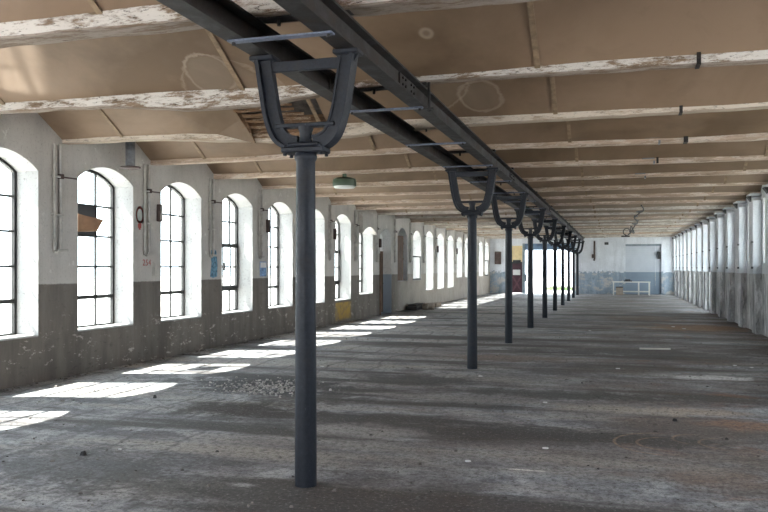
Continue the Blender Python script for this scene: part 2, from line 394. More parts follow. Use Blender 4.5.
M['ground'] = simple('pale_yard_gravel', (0.80, 0.78, 0.74), 0.95, var=0.08)
M['grass'] = simple('lawn_grass', (0.07, 0.12, 0.04), 0.8, var=0.3)
M['roof'] = simple('roof_boarding', (0.25, 0.22, 0.2), 0.9)
def mat_shutter():
    k = NT('pale_roller_slats'); X, Y, Z = k.sep()
    n = k.noise(2.0, 5, 0.6); n3 = k.noise(20, 4)
    w = k.math('FRACT', k.math('MULTIPLY', Z, 1 / 0.12))
    up = k.mix(k.ramp(n, [(0.35, 0.0), (0.7, 0.5)]), (0.60, 0.63, 0.68), (0.48, 0.52, 0.58))
    lo = k.mix(k.ramp(n, [(0.35, 0.0), (0.7, 0.5)]), (0.25, 0.31, 0.385), (0.32, 0.38, 0.45))
    c = k.mix(k.smooth(Z, 1.34, 1.37), lo, up)
    k.bump(k.ramp(w, [(0.0, 0.0), (0.15, 1.0), (0.85, 1.0), (1.0, 0.0)]), 0.5, 0.01)
    return k.fin(c, 0.6, 0, 0.4)
M['shutter'] = mat_shutter()

# ------------------------------------------------------------------ setting: floor, walls
bm = BM()
quad(bm, (XL - 0.01, Y0, 0), (XR + 0.01, Y0, 0), (XR + 0.01, YB + 0.35, 0), (XL - 0.01, YB + 0.35, 0))
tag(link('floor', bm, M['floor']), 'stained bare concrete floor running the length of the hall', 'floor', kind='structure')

def wall_sheet(bm, P, y0, y1, ztop, holes, xin, xout, mi_rev=1, segs=12):
    """a wall running along y (P maps (x,y,z)); holes: (a, b, sill, spring, rise, mi)"""
    holes = sorted(holes)
    def strip(a, b, z0, z1):
        if b - a < 1e-4 or z1 - z0 < 1e-4: return
        quad(bm, P(xin, a, z0), P(xin, b, z0), P(xin, b, z1), P(xin, a, z1))
        quad(bm, P(xout, b, z0), P(xout, a, z0), P(xout, a, z1), P(xout, b, z1))
    cur = y0
    for (a, b, s, sp, rise, mi) in holes:
        strip(cur, a, 0, ztop); strip(a, b, 0, s)
        arc = arch_pts(a, b, sp, rise, segs)
        for (p, q) in zip(arc, arc[1:]):
            for xx, fl in ((xin, 0), (xout, 1)):
                pts = [P(xx, p[0], p[1]), P(xx, q[0], q[1]), P(xx, q[0], ztop), P(xx, p[0], ztop)]
                quad(bm, *(pts if not fl else pts[::-1]))
            quad(bm, P(xin, q[0], q[1]), P(xin, p[0], p[1]), P(xout, p[0], p[1]), P(xout, q[0], q[1]), mi)
        quad(bm, P(xin, a, s), P(xout, a, s), P(xout, a, sp), P(xin, a, sp), mi)
        quad(bm, P(xout, b, s), P(xin, b, s), P(xin, b, sp), P(xout, b, sp), mi)
        quad(bm, P(xin, b, s), P(xout, b, s), P(xout, a, s), P(xin, a, s), mi)
        cur = b
    strip(cur, y1, 0, ztop)
    for z in (0, ztop):
        quad(bm, P(xin, y0, z), P(xin, y1, z), P(xout, y1, z), P(xout, y0, z))
def arch_pts(a, b, sp, rise, segs=12):
    if rise < 1e-4: return [(a, sp), (b, sp)]
    w = (b - a) / 2; r = (w * w + rise * rise) / (2 * rise); c = (a + b) / 2; cz = sp + rise - r
    th = math.asin(min(1, w / r))
    return [(c + r * math.sin(-th + 2 * th * i / segs), cz + r * math.cos(-th + 2 * th * i / segs)) for i in range(segs + 1)]

ZTOP = 4.6
SPR, RISE, SILL = 2.96, 0.23, 0.64
def wspec(k):
    a = win_y(k)
    s, sp, ri, mi = SILL, SPR, RISE, 1
    if k == 8: s, sp, ri = 0.75, 2.72, 0.20
    if k == 9: s, sp, ri, mi = 0.0, 2.72, 0.26, 2
    if k in (10, 11) or k >= 15: s = 1.10
    if k in (10, 11): sp, ri = 2.78, 0.34
    if k == 10: mi = 3
    return (a, a + WW, s, sp, ri, mi)
holes = [wspec(k) for k in range(-3, 20)]
bm = BM(); wall_sheet(bm, lambda x, y, z: (x, y, z), Y0, YB + 0.3, ZTOP, holes, XL, XL - WT)
wl = tag(link('wall_left', bm, [M['wall_l'], M['reveal'], M['reveal_blue'], M['reveal_bare']]), 'long left wall of grey plaster over dark dado with a row of arched window openings', 'wall', kind='structure')
# right wall: openings between the pilasters
rh = []
for n in range(-2, 21):
    c = beam_far(n) - 0.07
    if n < 12: rh.append((c + 0.42, c + PITCH - 0.42, 1.72, 3.26, 0.0, 1))
    else: rh.append((c + 0.36, c + PITCH - 0.36, 0.12, 3.26, 0.0, 1))
rh = [h for h in rh if h[0] > Y0 and h[1] < YB]
bm = BM(); wall_sheet(bm, lambda x, y, z: (x, y, z), Y0, YB + 0.3, ZTOP, rh, XR, XR + 0.4)
wr = tag(link('wall_right', bm, [M['wall_r'], M['reveal']]), 'long right wall of pale plaster with a row of projecting pilasters', 'wall', kind='structure')
# pilasters: the wall's own piers under each beam
pm = BM(); box(pm, -0.14, 0, -0.27, 0.27, 0, 1.46, 0.012)
box(pm, -0.21, 0, -0.30, 0.30, 1.46, ZB - 0.16, 0.012)
extrude_poly(pm, [(-0.26, -0.32, ZB), (-0.26, 0.32, ZB), (0, 0.32, ZB), (0, -0.32, ZB)], (0, 0, -0.05))
extrude_poly(pm, [(-0.21, -0.12, ZB - 0.05), (-0.21, -0.12, ZB - 0.18), (-0.30, -0.12, ZB - 0.05)], (0, 0.24, 0), 1)
for z in (2.2, 1.58): box(pm, -0.245, -0.2, -0.33, -0.29, z, z + 0.05, 0, 1)
p0 = None
for n in range(1, 21):
    y = beam_far(n) - 0.07
    if p0 is None:
        p0 = link('pilaster', pm, [M['wall_r'], M['black']], wr); o = p0
    else:
        o = p0.copy(); COL.objects.link(o); o.parent = wr
    o.location = (XR, y, 0)

# back wall with doorway, maroon door, roller door
def bx(u): return on_y(u, 268, YB)[0]
def bz(u, v): return on_y(u, v, YB)[1]
DOOR = (bx(511.3), bx(522.2)); WAY = (bx(525.2), bx(573.5)); ROLL = (bx(624.5), bx(662.5))
ztr, zwy, zdr = bz(640, 244.0), bz(550, 250), bz(516, 245.8)
bm = BM()
wall_sheet(bm, lambda x, y, z: (y, x, z), XL - WT, XR + 0.4, ZTOP,
           [(DOOR[0], DOOR[1], 0, zdr, 0, 0), (WAY[0], WAY[1], 0, zwy, 0, 0), (ROLL[0], ROLL[1], 0, ztr, 0, 0)], YB, YB + 0.3)
wb = tag(link('wall_back', bm, [M['wall_b']]), 'far end wall of peeling white plaster over blue-grey dado', 'wall', kind='structure')
# unseen rear wall; its wide openings are added and sized to light the hall
bm = BM()
wall_sheet(bm, lambda x, y, z: (y, x, z), XL - WT, XR + 0.4, ZTOP, [(-7.3, -4.4, 0.3, 3.2, 0, 0), (-3.8, -1.2, 0.0, 3.2, 0, 0)], Y0, Y0 - 0.3)
tag(link('wall_rear', bm, [M['wall_n']]), 'plaster wall unseen at the near end, wide openings added to light the hall', 'wall', kind='structure')

# lintel over the doorway, post beside it
bm = BM(); box(bm, WAY[0] - 0.15, WAY[1] + 0.1, YB - 0.10, YB + 0.05, zwy, bz(550, 243.5), 0.01)
tag(link('trim_1', bm, M['bluebeam']), 'blue-grey painted lintel beam over the bright open doorway', 'lintel', kind='structure')
bm = BM(); box(bm, DOOR[1] + 0.03, WAY[0] - 0.01, YB - 0.12, YB + 0.2, 0, bz(523, 243.5), 0.01)
box(bm, DOOR[1] + 0.05, WAY[0] + 0.12, YB - 0.16, YB - 0.12, bz(525, 281.5), bz(525, 274), 0.01)
tag(link('trim_2', bm, M['postgrey']), 'grey post between the maroon door and the open doorway', 'door post', kind='structure')

# maroon door
zm = bz(516, 262.5)
d = tag(empty('door_2', ((DOOR[0] + DOOR[1]) / 2, YB + 0.06, 0)), 'maroon door with a white notice under a yellowed panel in the end wall', 'door', kind='structure')
w = (DOOR[1] - DOOR[0]) / 2
bm = BM(); box(bm, -w, w, 0, 0.05, 0.02, zm - 0.06, 0.006); link('leaf', bm, M['purple'], d)
bm = BM()
for (a, b) in ((( -w + .08, 0.15), (w - .08, zm * 0.55)), ((w - .08, 0.15), (-w + .08, zm * 0.55))):
    L = math.hypot(b[0] - a[0], b[1] - a[1]); an = math.atan2(b[1] - a[1], b[0] - a[0])
    box(bm, (a[0] + b[0]) / 2 - L / 2, (a[0] + b[0]) / 2 + L / 2, -0.025, 0.0, (a[1] + b[1]) / 2 - 0.05, (a[1] + b[1]) / 2 + 0.05, 0, 0, Matrix.Rotation(-an, 3, 'Y'))
link('brace', bm, M['purple2'], d)
bm = BM(); box(bm, -w, w, 0.0, 0.06, zm - 0.06, zm + 0.04); box(bm, -0.25, 0.25, -0.05, 0, zm + 0.04, zm + 0.16, 0.01); link('transom', bm, M['black'], d)
bm = BM(); box(bm, -w, w, 0.0, 0.04, zm + 0.04, zdr, 0.004); link('upper_panel', bm, M['yellow'], d)
x0, z0 = on_y(512.8, 275, YB); x1, z1 = on_y(520.2, 269.7, YB)
cxd = (DOOR[0] + DOOR[1]) / 2
bm = BM(); box(bm, x0 - cxd, x1 - cxd, -0.03, -0.026 + 0.02, z0, z1, 0.0); 
link('notice', bm, M['paper'], d)

# roller door
d = tag(empty('door_3', ((ROLL[0] + ROLL[1]) / 2, YB + 0.14, 0)), 'pale roller door with blue-grey lower half in the end wall', 'door', kind='structure')
w = (ROLL[1] - ROLL[0]) / 2
bm = BM(); nz = int(ztr / 0.12)
box(bm, -w - 0.02, w + 0.02, 0.02, 0.05, 0, ztr + 0.02)
for i in range(nz + 1):
    z0 = i * 0.12; z1 = min(ztr, z0 + 0.115)
    if z1 > z0: box(bm, -w, w, 0, 0.03, z0 + 0.005, z1, 0.008)
link('curtain', bm, M['shutter'], d)
bm = BM(); box(bm, -w, w, -0.10, 0.0, ztr - 0.12, ztr, 0.01); link('header', bm, M['postgrey'], d)
bm = BM()
for s in (-1, 1): box(bm, s * w - 0.06 * (s > 0), s * w + 0.06 * (s < 0), -0.13, -0.01, 0, ztr)
box(bm, w - 0.42, w - 0.38, -0.03, 0, 0.2, ztr - 0.13)
link('guide_rail', bm, M['wall_b'], d)
x, z = on_y(660, 255.3, YB); bm = BM(); box(bm, -0.09, 0.09, -0.10, 0, -0.22, 0.22, 0.01); box(bm, -0.04, 0.04, -0.15, -0.10, -0.1, 0.05)
link('control_box', bm, M['black'], d, loc=(w - 0.2, -0.03, z))

# ------------------------------------------------------------------ windows in the left wall
XF = XL - 0.39
def make_window(k, num, sash=False, missing=None):
    a, b, s, sp, ri, _ = wspec(k)
    lo = a + 0.0; hi = b
    o = tag(empty('window_%d' % num, (XF, (a + b) / 2, s)), '', 'window', kind='structure')
    cy = (a + b) / 2
    arc = [(y - cy, z - s) for y, z in arch_pts(a, b, sp, ri, 14)]
    h = sp - s; wd = WW / 2
    def top_at(y): 
        for (p, q) in zip(arc, arc[1:]):
            if p[0] <= y <= q[0]: return p[1] + (q[1] - p[1]) * (y - p[0]) / max(1e-6, q[0] - p[0])
        return arc[0][1]
    bm = BM(); t = 0.045
    box(bm, -0.025, 0.025, -wd, -wd + t, 0, h); box(bm, -0.025, 0.025, wd - t, wd, 0, h); box(bm, -0.025, 0.025, -wd, wd, 0, t)
    for (p, q) in zip(arc, arc[1:]):
        extrude_poly(bm, [(-0.025, p[0], p[1]), (-0.025, q[0], q[1]), (-0.025, q[0], q[1] - t), (-0.025, p[0], p[1] - t)], (0.05, 0, 0))
    link('frame', bm, M['frame'], o)
    rows = [0.49, 0.98, 1.47, 1.96]
    rows = [r * (h + ri * 0.6) / 2.45 for r in rows]
    bm = BM(); m = 0.015
    for i, r in enumerate(rows):
        th = 0.03 if i == 0 else m
        box(bm, -0.018, 0.018, -wd + t, wd - t, r - th, r + th)
    nc = 4 if sash else 3
    ybars = [-wd + WW * c / nc for c in range(1, nc)]
    for yb_ in ybars:
        if sash:
            box(bm, -0.018, 0.018, yb_ - m, yb_ + m, t, rows[0]); box(bm, -0.018, 0.018, yb_ - m, yb_ + m, rows[2], top_at(yb_) - t)
        else:
            box(bm, -0.018, 0.018, yb_ - m, yb_ + m, t, top_at(yb_) - t)
    link('glazing_bar', bm, M['frame'], o)
    if sash:
        z0, z1 = rows[0] + 0.03, rows[2] - 0.01; bm = BM(); q = 0.028
        ya, yb = -wd + 0.05, wd - 0.05
        for y in (ya, yb): box(bm, 0.018, 0.05, y - q, y + q, z0, z1)
        for z in (z0 + q, z1 - q): box(bm, 0.018, 0.05, ya, yb, z - q, z + q)
        for y in ybars: box(bm, 0.024, 0.044, y - m, y + m, z0, z1)
        sa = link('sash', bm, M['frame'], o)
        bm = BM(); yh = ybars[1]
        box(bm, 0.05, 0.085, yh - 0.02, yh + 0.02, (z0 + z1) / 2 - 0.09, (z0 + z1) / 2 + 0.09, 0.008)
        tube(bm, [(0.08, yh, (z0 + z1) / 2), (0.10, yh + 0.14, (z0 + z1) / 2)], 0.012, 8); link('handle', bm, M['frame'], sa)
    # panes (one mesh)
    bm = BM(); ce = [-wd + t] + ybars + [wd - t]; cols = list(zip(ce, ce[1:]))
    edges = [t] + rows + [None]
    for ri_ in range(5):
        for ci, (ya, yb) in enumerate(cols):
            if missing == (ri_, ci): continue
            z0 = edges[ri_]
            if edges[ri_ + 1] is not None:
                box(bm, -0.003, 0.003, ya, yb, z0, edges[ri_ + 1])
            else:
                ys = [ya + (yb - ya) * j / 5 for j in range(6)]
                extrude_poly(bm, [(-0.003, ya, z0), (-0.003, yb, z0)] + [(-0.003, y, top_at(y) - t) for y in ys[::-1]], (0.006, 0, 0))
    link('pane', bm, M['glass'] if k != 10 else M['dullpane'], o)
    # sill: worn mortar lip on the wall's inner edge
    bm = BM(); box(bm, 0.05, 0.40, -wd + 0.003, wd - 0.003, 0.0, 0.022, 0.008); link('sill', bm, M['reveal'], o)
    return o, rows
wins = {}
wdesc = {0: 'arched steel window nearest the camera, beyond the left edge of the picture',
         1: 'arched steel window cut off by the left edge of the photo',
         2: 'arched steel window with a blanked pane and a brown board sticking out of it',
         3: 'arched steel window with plain two-column panes beside the red ring mark',
         4: 'arched window with an opening sash, just right of the tall blue wall mark',
         5: 'arched steel window just left of the nearest iron column',
         6: 'arched window mostly hidden behind the nearest iron column',
         7: 'arched window above the yellow-stained patch of wall',
         8: 'narrow peeling white window recess with a low arched head, left of the door niche',
         10: 'arched window with a dark brown shutter leaf, right of the door niche',
         11: 'arched window with an open black casement in its lower half',
         12: 'tall bright arched window just right of the open black casement',
         13: 'second tall bright arched window right of the open black casement',
         14: 'third tall bright arched window right of the open black casement',
         15: 'shorter bright arched window just left of the second iron column',
         16: 'bright arched window behind the left edge of the second iron column',
         17: 'bright arched window hidden behind the second iron column',
         18: 'second last arched window before the far end wall',
         19: 'last arched window beside the far end wall'}
num = 0
for k in range(0, 20):
    if k == 9: continue
    num += 1
    o, rows = make_window(k, num, sash=k in (4, 7), missing=(3, 1) if k == 2 else None)
    o['label'] = wdesc[k]; wins[k] = o
    wd = WW / 2
    if k == 2:
        bm = BM(); box(bm, -0.012, 0.006, -wd + WW / 3, -wd + 2 * WW / 3, rows[2], rows[3], 0); link('blanking_board', bm, M['black'], o)
        # brown board wedged in the blanked pane
        zc = SILL + (rows[2] + rows[3]) / 2
        bm = BM()
        pts = [(0.02, -0.26, 0.09), (0.06, -0.10, 0.06), (0.14, 0.22, 0.02), (0.12, 0.08, -0.17), (0.02, -0.26, -0.19)]
        extrude_poly(bm, pts, (0.012, -0.004, 0.004))
        c = link('hardboard_scrap', bm, M['card'], loc=(XF + 0.02, (win_y(2) + WW / 2), zc))
        tag(c, 'torn brown board wedged in the blanked window pane left of the red ring mark', 'board')
    if k == 8:
        bm = BM(); ar = [(y, z) for y, z in arch_pts(-wd, wd, 1.97, 0.20, 10)]
        extrude_poly(bm, [(0.385, -wd - 0.06, 2.61), (0.385, -wd - 0.06, 1.95)] + [(0.385, y, z) for y, z in ar] + [(0.385, wd + 0.06, 1.95), (0.385, wd + 0.06, 2.61)], (0.13, 0, 0))
        link('lintel', bm, M['wall_l'], o)
    if k == 10:
        bm = BM()
        for i in range(5): box(bm, 0.30, 0.335, -wd + 0.03 + i * 0.2, -wd + 0.225 + i * 0.2, 0.02, 1.72, 0.004)
        for z in (0.25, 0.8, 1.4): box(bm, 0.335, 0.355, -wd + 0.04, -wd + 1.0, z, z + 0.09)
        link('shutter', bm, M['brown'], o)
    if k in (11, 19):
        bm = BM(); q = 0.028
        for y in (-wd + 0.05, wd - 0.05): box(bm, 0.34, 0.38, y - q, y + q, 0.03, 0.98)
        for z in (0.05, 0.96): box(bm, 0.34, 0.38, -wd + 0.05, wd - 0.05, z - q, z + q)
        link('casement', bm, M['frame'], o)

# the door niche in bay nine
a, b = win_y(9), win_y(9) + WW
d = tag(empty('door_1', (XL - 0.36, (a + b) / 2, 0)), 'closed door at the back of an arched blue-and-white niche in the left wall', 'door', kind='structure')
bm = BM(); h = 2.2
for i in range(6): box(bm, 0, 0.05, -0.705 + i * 0.235, -0.705 + i * 0.235 + 0.228, 0.01, h, 0.005)
link('leaf', bm, M['brown'], d)
bm = BM(); box(bm, -0.02, 0.03, -0.705, 0.705, h, 2.95); link('overpanel', bm, M['reveal_blue'], d)
bm = BM(); box(bm, 0.36, 0.40, -0.78, -0.70, 0, 2.1, 0.006); link('jamb', bm, M['brown'], d)
bm = BM(); tube(bm, [(0.05, 0.55, 1.05), (0.11, 0.55, 1.05), (0.11, 0.42, 1.05)], 0.012, 8); link('handle', bm, M['black'], d)

# right-hand windows (seen only edge-on between the pilasters)
num0 = num
rw = None; cnt = 0
for (a, b, s, sp, ri, mi) in rh:
    if a < 9: continue
    num += 1; cnt += 1
    if rw is None or abs((b - a) - 2 * hw) > 0.01:
        rw = empty('window_%d' % num)
        hw, hh = (b - a) / 2, sp - s; bm = BM()
        for y in (-hw + .02, 0, hw - .02): box(bm, -0.025, 0.025, y - 0.02, y + 0.02, 0, hh)
        for z in (0.02, hh / 2, hh - 0.02): box(bm, -0.025, 0.025, -hw, hw, z - 0.02, z + 0.02)
        link('frame', bm, M['frame'], rw)
        bm = BM(); box(bm, -0.003, 0.003, -hw, hw, 0, hh); link('pane', bm, M['glass'], rw); o = rw
    else:
        o = copy_tree(rw); o.name = 'window_%d' % num
    o.location = (XR + 0.28, (a + b) / 2, s)
    tag(o, 'window in the right wall, %s from the near end, seen edge-on between pilasters' % ORD[cnt - 1], 'window', kind='structure')

# ------------------------------------------------------------------ ceiling
bm = BM()
box(bm, XL - WT, XR + 0.4, Y0 - 0.3, YB + 0.3, ZTOP, ZTOP + 0.1)
ceil = tag(link('ceiling', bm, M['roof']), 'brown fibreboard ceiling in sloping bays between the timber beams', 'ceiling', kind='structure')
bm = BM(); box(bm, XL, XR, Y0, beam_far(0) - 0.05, 4.0, 4.05); link('ceiling_panel', bm, M['panel'], ceil)
BT = 0.14
prof = [(0.0, 3.475), (-0.35, 3.475 + 0.35 * .58), (-0.75, 3.475 + 0.75 * .57), (-1.1, 4.05), (-1.5, 4.15), (-(PITCH - BT), 4.17), (-(PITCH - BT), 3.60)]
def prof_at(t, dz=0):
    return t
def panel_mesh(bm, x0, x1, ya, jit, nx=None):
    nx = nx or max(2, int((x1 - x0) / 0.5)); V = []
    for i in range(nx + 1):
        x = x0 + (x1 - x0) * i / nx; row = []
        for j, (dy, z) in enumerate(prof):
            zz = z + (jit(x) if j < 5 else 0)
            row.append((bm.verts.new((x, ya + dy, zz)), bm.verts.new((x, ya + dy, zz + 0.012))))
        V.append(row)
    for i in range(nx):
        for j in range(len(prof) - 1):
            bm.faces.new((V[i][j][0], V[i][j + 1][0], V[i + 1][j + 1][0], V[i + 1][j][0]))
            bm.faces.new((V[i + 1][j][1], V[i + 1][j + 1][1], V[i][j + 1][1], V[i][j][1]))
        bm.faces.new((V[i][0][1], V[i][0][0], V[i + 1][0][0], V[i + 1][0][1]))
    for i in (0, nx):
        for j in range(len(prof) - 1):
            bm.faces.new((V[i][j][0], V[i][j][1], V[i][j + 1][1], V[i][j + 1][0]))
BX = [-6.74, -3.72, -0.70, 2.32]
NB = 20
HX0, HX1 = -4.72, -3.62
for n in range(1, NB + 2):
    ya = beam_far(n) - BT if n <= NB else YB - 0.02
    if n == NB + 1:
        pass
    ph = R.uniform(0, 6); am = 0.012
    jit = lambda x, ph=ph: am * math.sin(x * 0.9 + ph) + 0.006 * math.sin(x * 2.7 + 2 * ph) - 0.004 * abs(math.sin((x - BX[0]) * PI / 3.02))
    bm = BM()
    if n == 3:
        panel_mesh(bm, XL, HX0 - 0.05, ya, jit); panel_mesh(bm, HX1, XR, ya, jit)
    else:
        panel_mesh(bm, XL, XR, ya, jit)
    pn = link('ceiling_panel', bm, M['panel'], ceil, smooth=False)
    off = R.uniform(-0.05, 0.05) if n > 3 else 0
    for bxx in BX:
        x = bxx + off
        if x > XR - 0.1: continue
        bm = BM()
        for (p, q) in zip(prof[:4], prof[1:5]):
            j = jit(x) - 0.020
            extrude_poly(bm, [(x - 0.026, ya + p[0], p[1] + j), (x + 0.026, ya + p[0], p[1] + j), (x + 0.026, ya + q[0], q[1] + j), (x - 0.026, ya + q[0], q[1] + j)], (0, 0, 0.014))
        link('batten', bm, M['batten'], pn)
    if n == 3:
        # torn hole: dark boarding above and split laths showing through
        bm = BM(); quad(bm, (HX0 - 0.15, ya - 0.02, 3.62), (HX1 + 0.1, ya - 0.02, 3.62), (HX1 + 0.1, ya - 1.3, 4.3), (HX0 - 0.15, ya - 1.3, 4.3))
        link('boarding', bm, M['cavity'], pn)
        for i in range(9):
            t = 0.03 + i * 0.085; y = ya - t; z = 3.385 + t * 0.58 + R.uniform(0, 0.05)
            xa = HX0 - 0.1 + R.uniform(0, 0.2); xb = HX1 + R.uniform(-0.45, 0.05)
            bm = BM(); m = 7; prevs = None; hgt = R.uniform(0.012, 0.03)
            for q in range(m + 1):
                x = xa + (xb - xa) * q / m; dz = R.uniform(-0.010, 0.010); wv = R.uniform(0.018, 0.034) * (1 if q < m else 0.3)
                ring = [bm.verts.new((x, y - wv, z + dz)), bm.verts.new((x, y + wv, z + dz - 0.012)), bm.verts.new((x, y + wv, z + dz + hgt)), bm.verts.new((x, y - wv, z + dz + hgt))]
                if prevs:
                    for e in range(4): bm.faces.new((prevs[e], prevs[(e + 1) % 4], ring[(e + 1) % 4], ring[e]))
                else: bm.faces.new(ring[::-1])
                prevs = ring
            bm.faces.new(prevs); link('split_lath', bm, M['rot'], pn)
        bm = BM(); box(bm, HX0 - 0.1, HX1 + 0.1, ya - 0.015, ya - 0.004, 3.345, 3.62); link('soffit_board', bm, M['rot'], pn)
        # torn edge of the sheet hanging over the beam
        bm = BM(); yy = ya - 0.012
        extrude_poly(bm, [(HX0 - 1.0, yy, 3.475), (HX0 - 0.5, yy, 3.44), (HX0 + 0.06, yy, 3.29), (HX0 - 0.03, yy - 0.2, 3.60), (HX0 - 0.12, yy - 0.5, 3.77), (HX0 - 1.0, yy - 0.5, 3.765)], (0, -0.004, -0.012))
        link('torn_flap', bm, M['panel'], pn)
        bm = BM()
        extrude_poly(bm, [(HX0 + 0.07, yy - 0.008, 3.29), (HX0 - 0.03, yy - 0.21, 3.60), (HX0 - 0.12, yy - 0.51, 3.77), (HX0 - 0.085, yy - 0.51, 3.77), (HX0 + 0.03, yy - 0.21, 3.59)], (0, -0.01, -0.014))
        link('torn_edge', bm, M['rot'], pn)

# ------------------------------------------------------------------ beams
bdesc = {1: 'flaking white timber ceiling beam nearest the camera',
         2: 'second ceiling beam from the camera, flaking white on the left and cream on the right',
         3: 'third ceiling beam from the camera, below the torn ceiling sheet',
         4: 'fourth ceiling beam from the camera, bare tan timber with a dark notch on the right'}
for n in range(1, NB + 1):
    yf = beam_far(n); dep = BT; zlo = ZB; zhi = 3.60
    if n == 1: dep = 0.24; zlo = 3.385
    o = empty('ceiling_beam', (0, yf - dep / 2, zlo))
    tag(o, bdesc.get(n, '%s bare timber ceiling beam counted from the camera' % ORD[n - 1]), 'beam', 'timber ceiling beams')
    bm = BM(); nx = 60; rows_ = []
    pA, pB = R.uniform(0, 6), R.uniform(0, 6); amp = 0.012 if n > 1 else 0.008
    for i in range(nx + 1):
        x = XL - 0.15 + (XR + 0.25 - XL + 0.05) * i / nx
        dz = amp * math.sin(x * 0.7 + pA) + R.uniform(-1, 1) * 0.004
        dy = 0.012 * math.sin(x * 0.5 + pB) + R.uniform(-1, 1) * 0.003
        if n in (1, 2, 3) and x < -2.5: dz += R.uniform(0, 0.014)
        if n == 2: dz -= 0.13 * math.exp(-((x + 3.9) / 1.2) ** 2)
        if n == 3: dz -= 0.125 * math.exp(-((x + 4.2) / 1.5) ** 2)
        c = 0.012
        ring = [(-dep / 2 + dy, zhi - zlo), (-dep / 2 + dy, c + dz), (-dep / 2 + c + dy, dz), (dep / 2 - c + dy, dz), (dep / 2 + dy, c + dz), (dep / 2 + dy, zhi - zlo)]
        rows_.append([bm.verts.new((x, y, z)) for y, z in ring])
    for a_, b_ in zip(rows_, rows_[1:]):
        for e in range(6): bm.faces.new((a_[e], a_[(e + 1) % 6], b_[(e + 1) % 6], b_[e]))
    bm.faces.new(rows_[0][::-1]); bm.faces.new(rows_[-1])
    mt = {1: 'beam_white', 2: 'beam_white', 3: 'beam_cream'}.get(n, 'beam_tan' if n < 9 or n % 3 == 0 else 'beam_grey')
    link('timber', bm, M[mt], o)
    # dark packing plate under the beam where it crosses the two girders
    bm = BM(); zz = min(3.3785, zlo - 0.003) - zlo; box(bm, XC - 0.43, XC + 0.43, -0.06, 0.06, zz, zz + 0.028, 0.003); bp = link('packing_plate', bm, M['steel'], o)
    add_bolts(bp, M['steel'], [(XC - 0.12, 0, zz - 0.045), (XC + 0.14, 0, zz - 0.045)], 0.013, 0.045)
    # iron strap on the near beams
    st = {2: 697, 3: 680, 4: 685, 5: 657}.get(n)
    if st:
        x = on_y(st, 268, yf)[0]; bm = BM()
        wv = 0.018 if n != 4 else 0.03
        box(bm, x - wv, x + wv, -dep / 2 - 0.022, dep / 2 + 0.012, -0.012, 0.0); box(bm, x - wv, x + wv, -dep / 2 - 0.024, -dep / 2 - 0.012, -0.012, 0.12 if n != 4 else 0.08)
        bolt(bm, x, -dep / 2 - 0.024, 0.05, 0.012, -0.012, 'y')
        link('strap', bm, M['steel'], o)
    if n in (4, 5, 6):
        x = on_y({4: 652, 5: 648, 6: 640}[n], 268, yf)[0]; bm = BM()
        box(bm, x - 0.10, x + 0.10, -dep / 2 - 0.018, -dep / 2 - 0.002, 0.065, 0.095); box(bm, x + 0.08, x + 0.11, -dep / 2 - 0.02, dep / 2, -0.014, 0.03)
        link('splice_plate', bm, M['zinc'], o)

# ------------------------------------------------------------------ iron columns
def sweep_section(bm, path, sec):
    """path in (x,z); sec: list of closed loops in (n, y): n along the in-plane normal"""
    for loop in sec:
        prev = None; N = len(path)
        for i in range(N):
            a = Vector(path[max(0, i - 1)]); b = Vector(path[min(N - 1, i + 1)]); t = (b - a).normalized(); nn = Vector((-t.y, t.x))
            ring = [bm.verts.new((path[i][0] + nn.x * p, y, path[i][1] + nn.y * p)) for p, y in loop]
            if prev:
                for e in range(len(loop)): bm.faces.new((prev[e], prev[(e + 1) % len(loop)], ring[(e + 1) % len(loop)], ring[e]))
            else: bm.faces.new(ring[::-1])
            prev = ring
        bm.faces.new(prev)
def smooth_path(pts, n=5):
    out = []
    for i in range(len(pts) - 1):
        p0 = Vector(pts[max(0, i - 1)]); p1 = Vector(pts[i]); p2 = Vector(pts[i + 1]); p3 = Vector(pts[min(len(pts) - 1, i + 2)])
        for j in range(n):
            t = j / n
            out.append(0.5 * ((2 * p1) + (p2 - p0) * t + (2 * p0 - 5 * p1 + 4 * p2 - p3) * t * t + (3 * p1 - p0 - 3 * p2 + p3) * t ** 3))
    out.append(Vector(pts[-1])); return [tuple(p) for p in out]
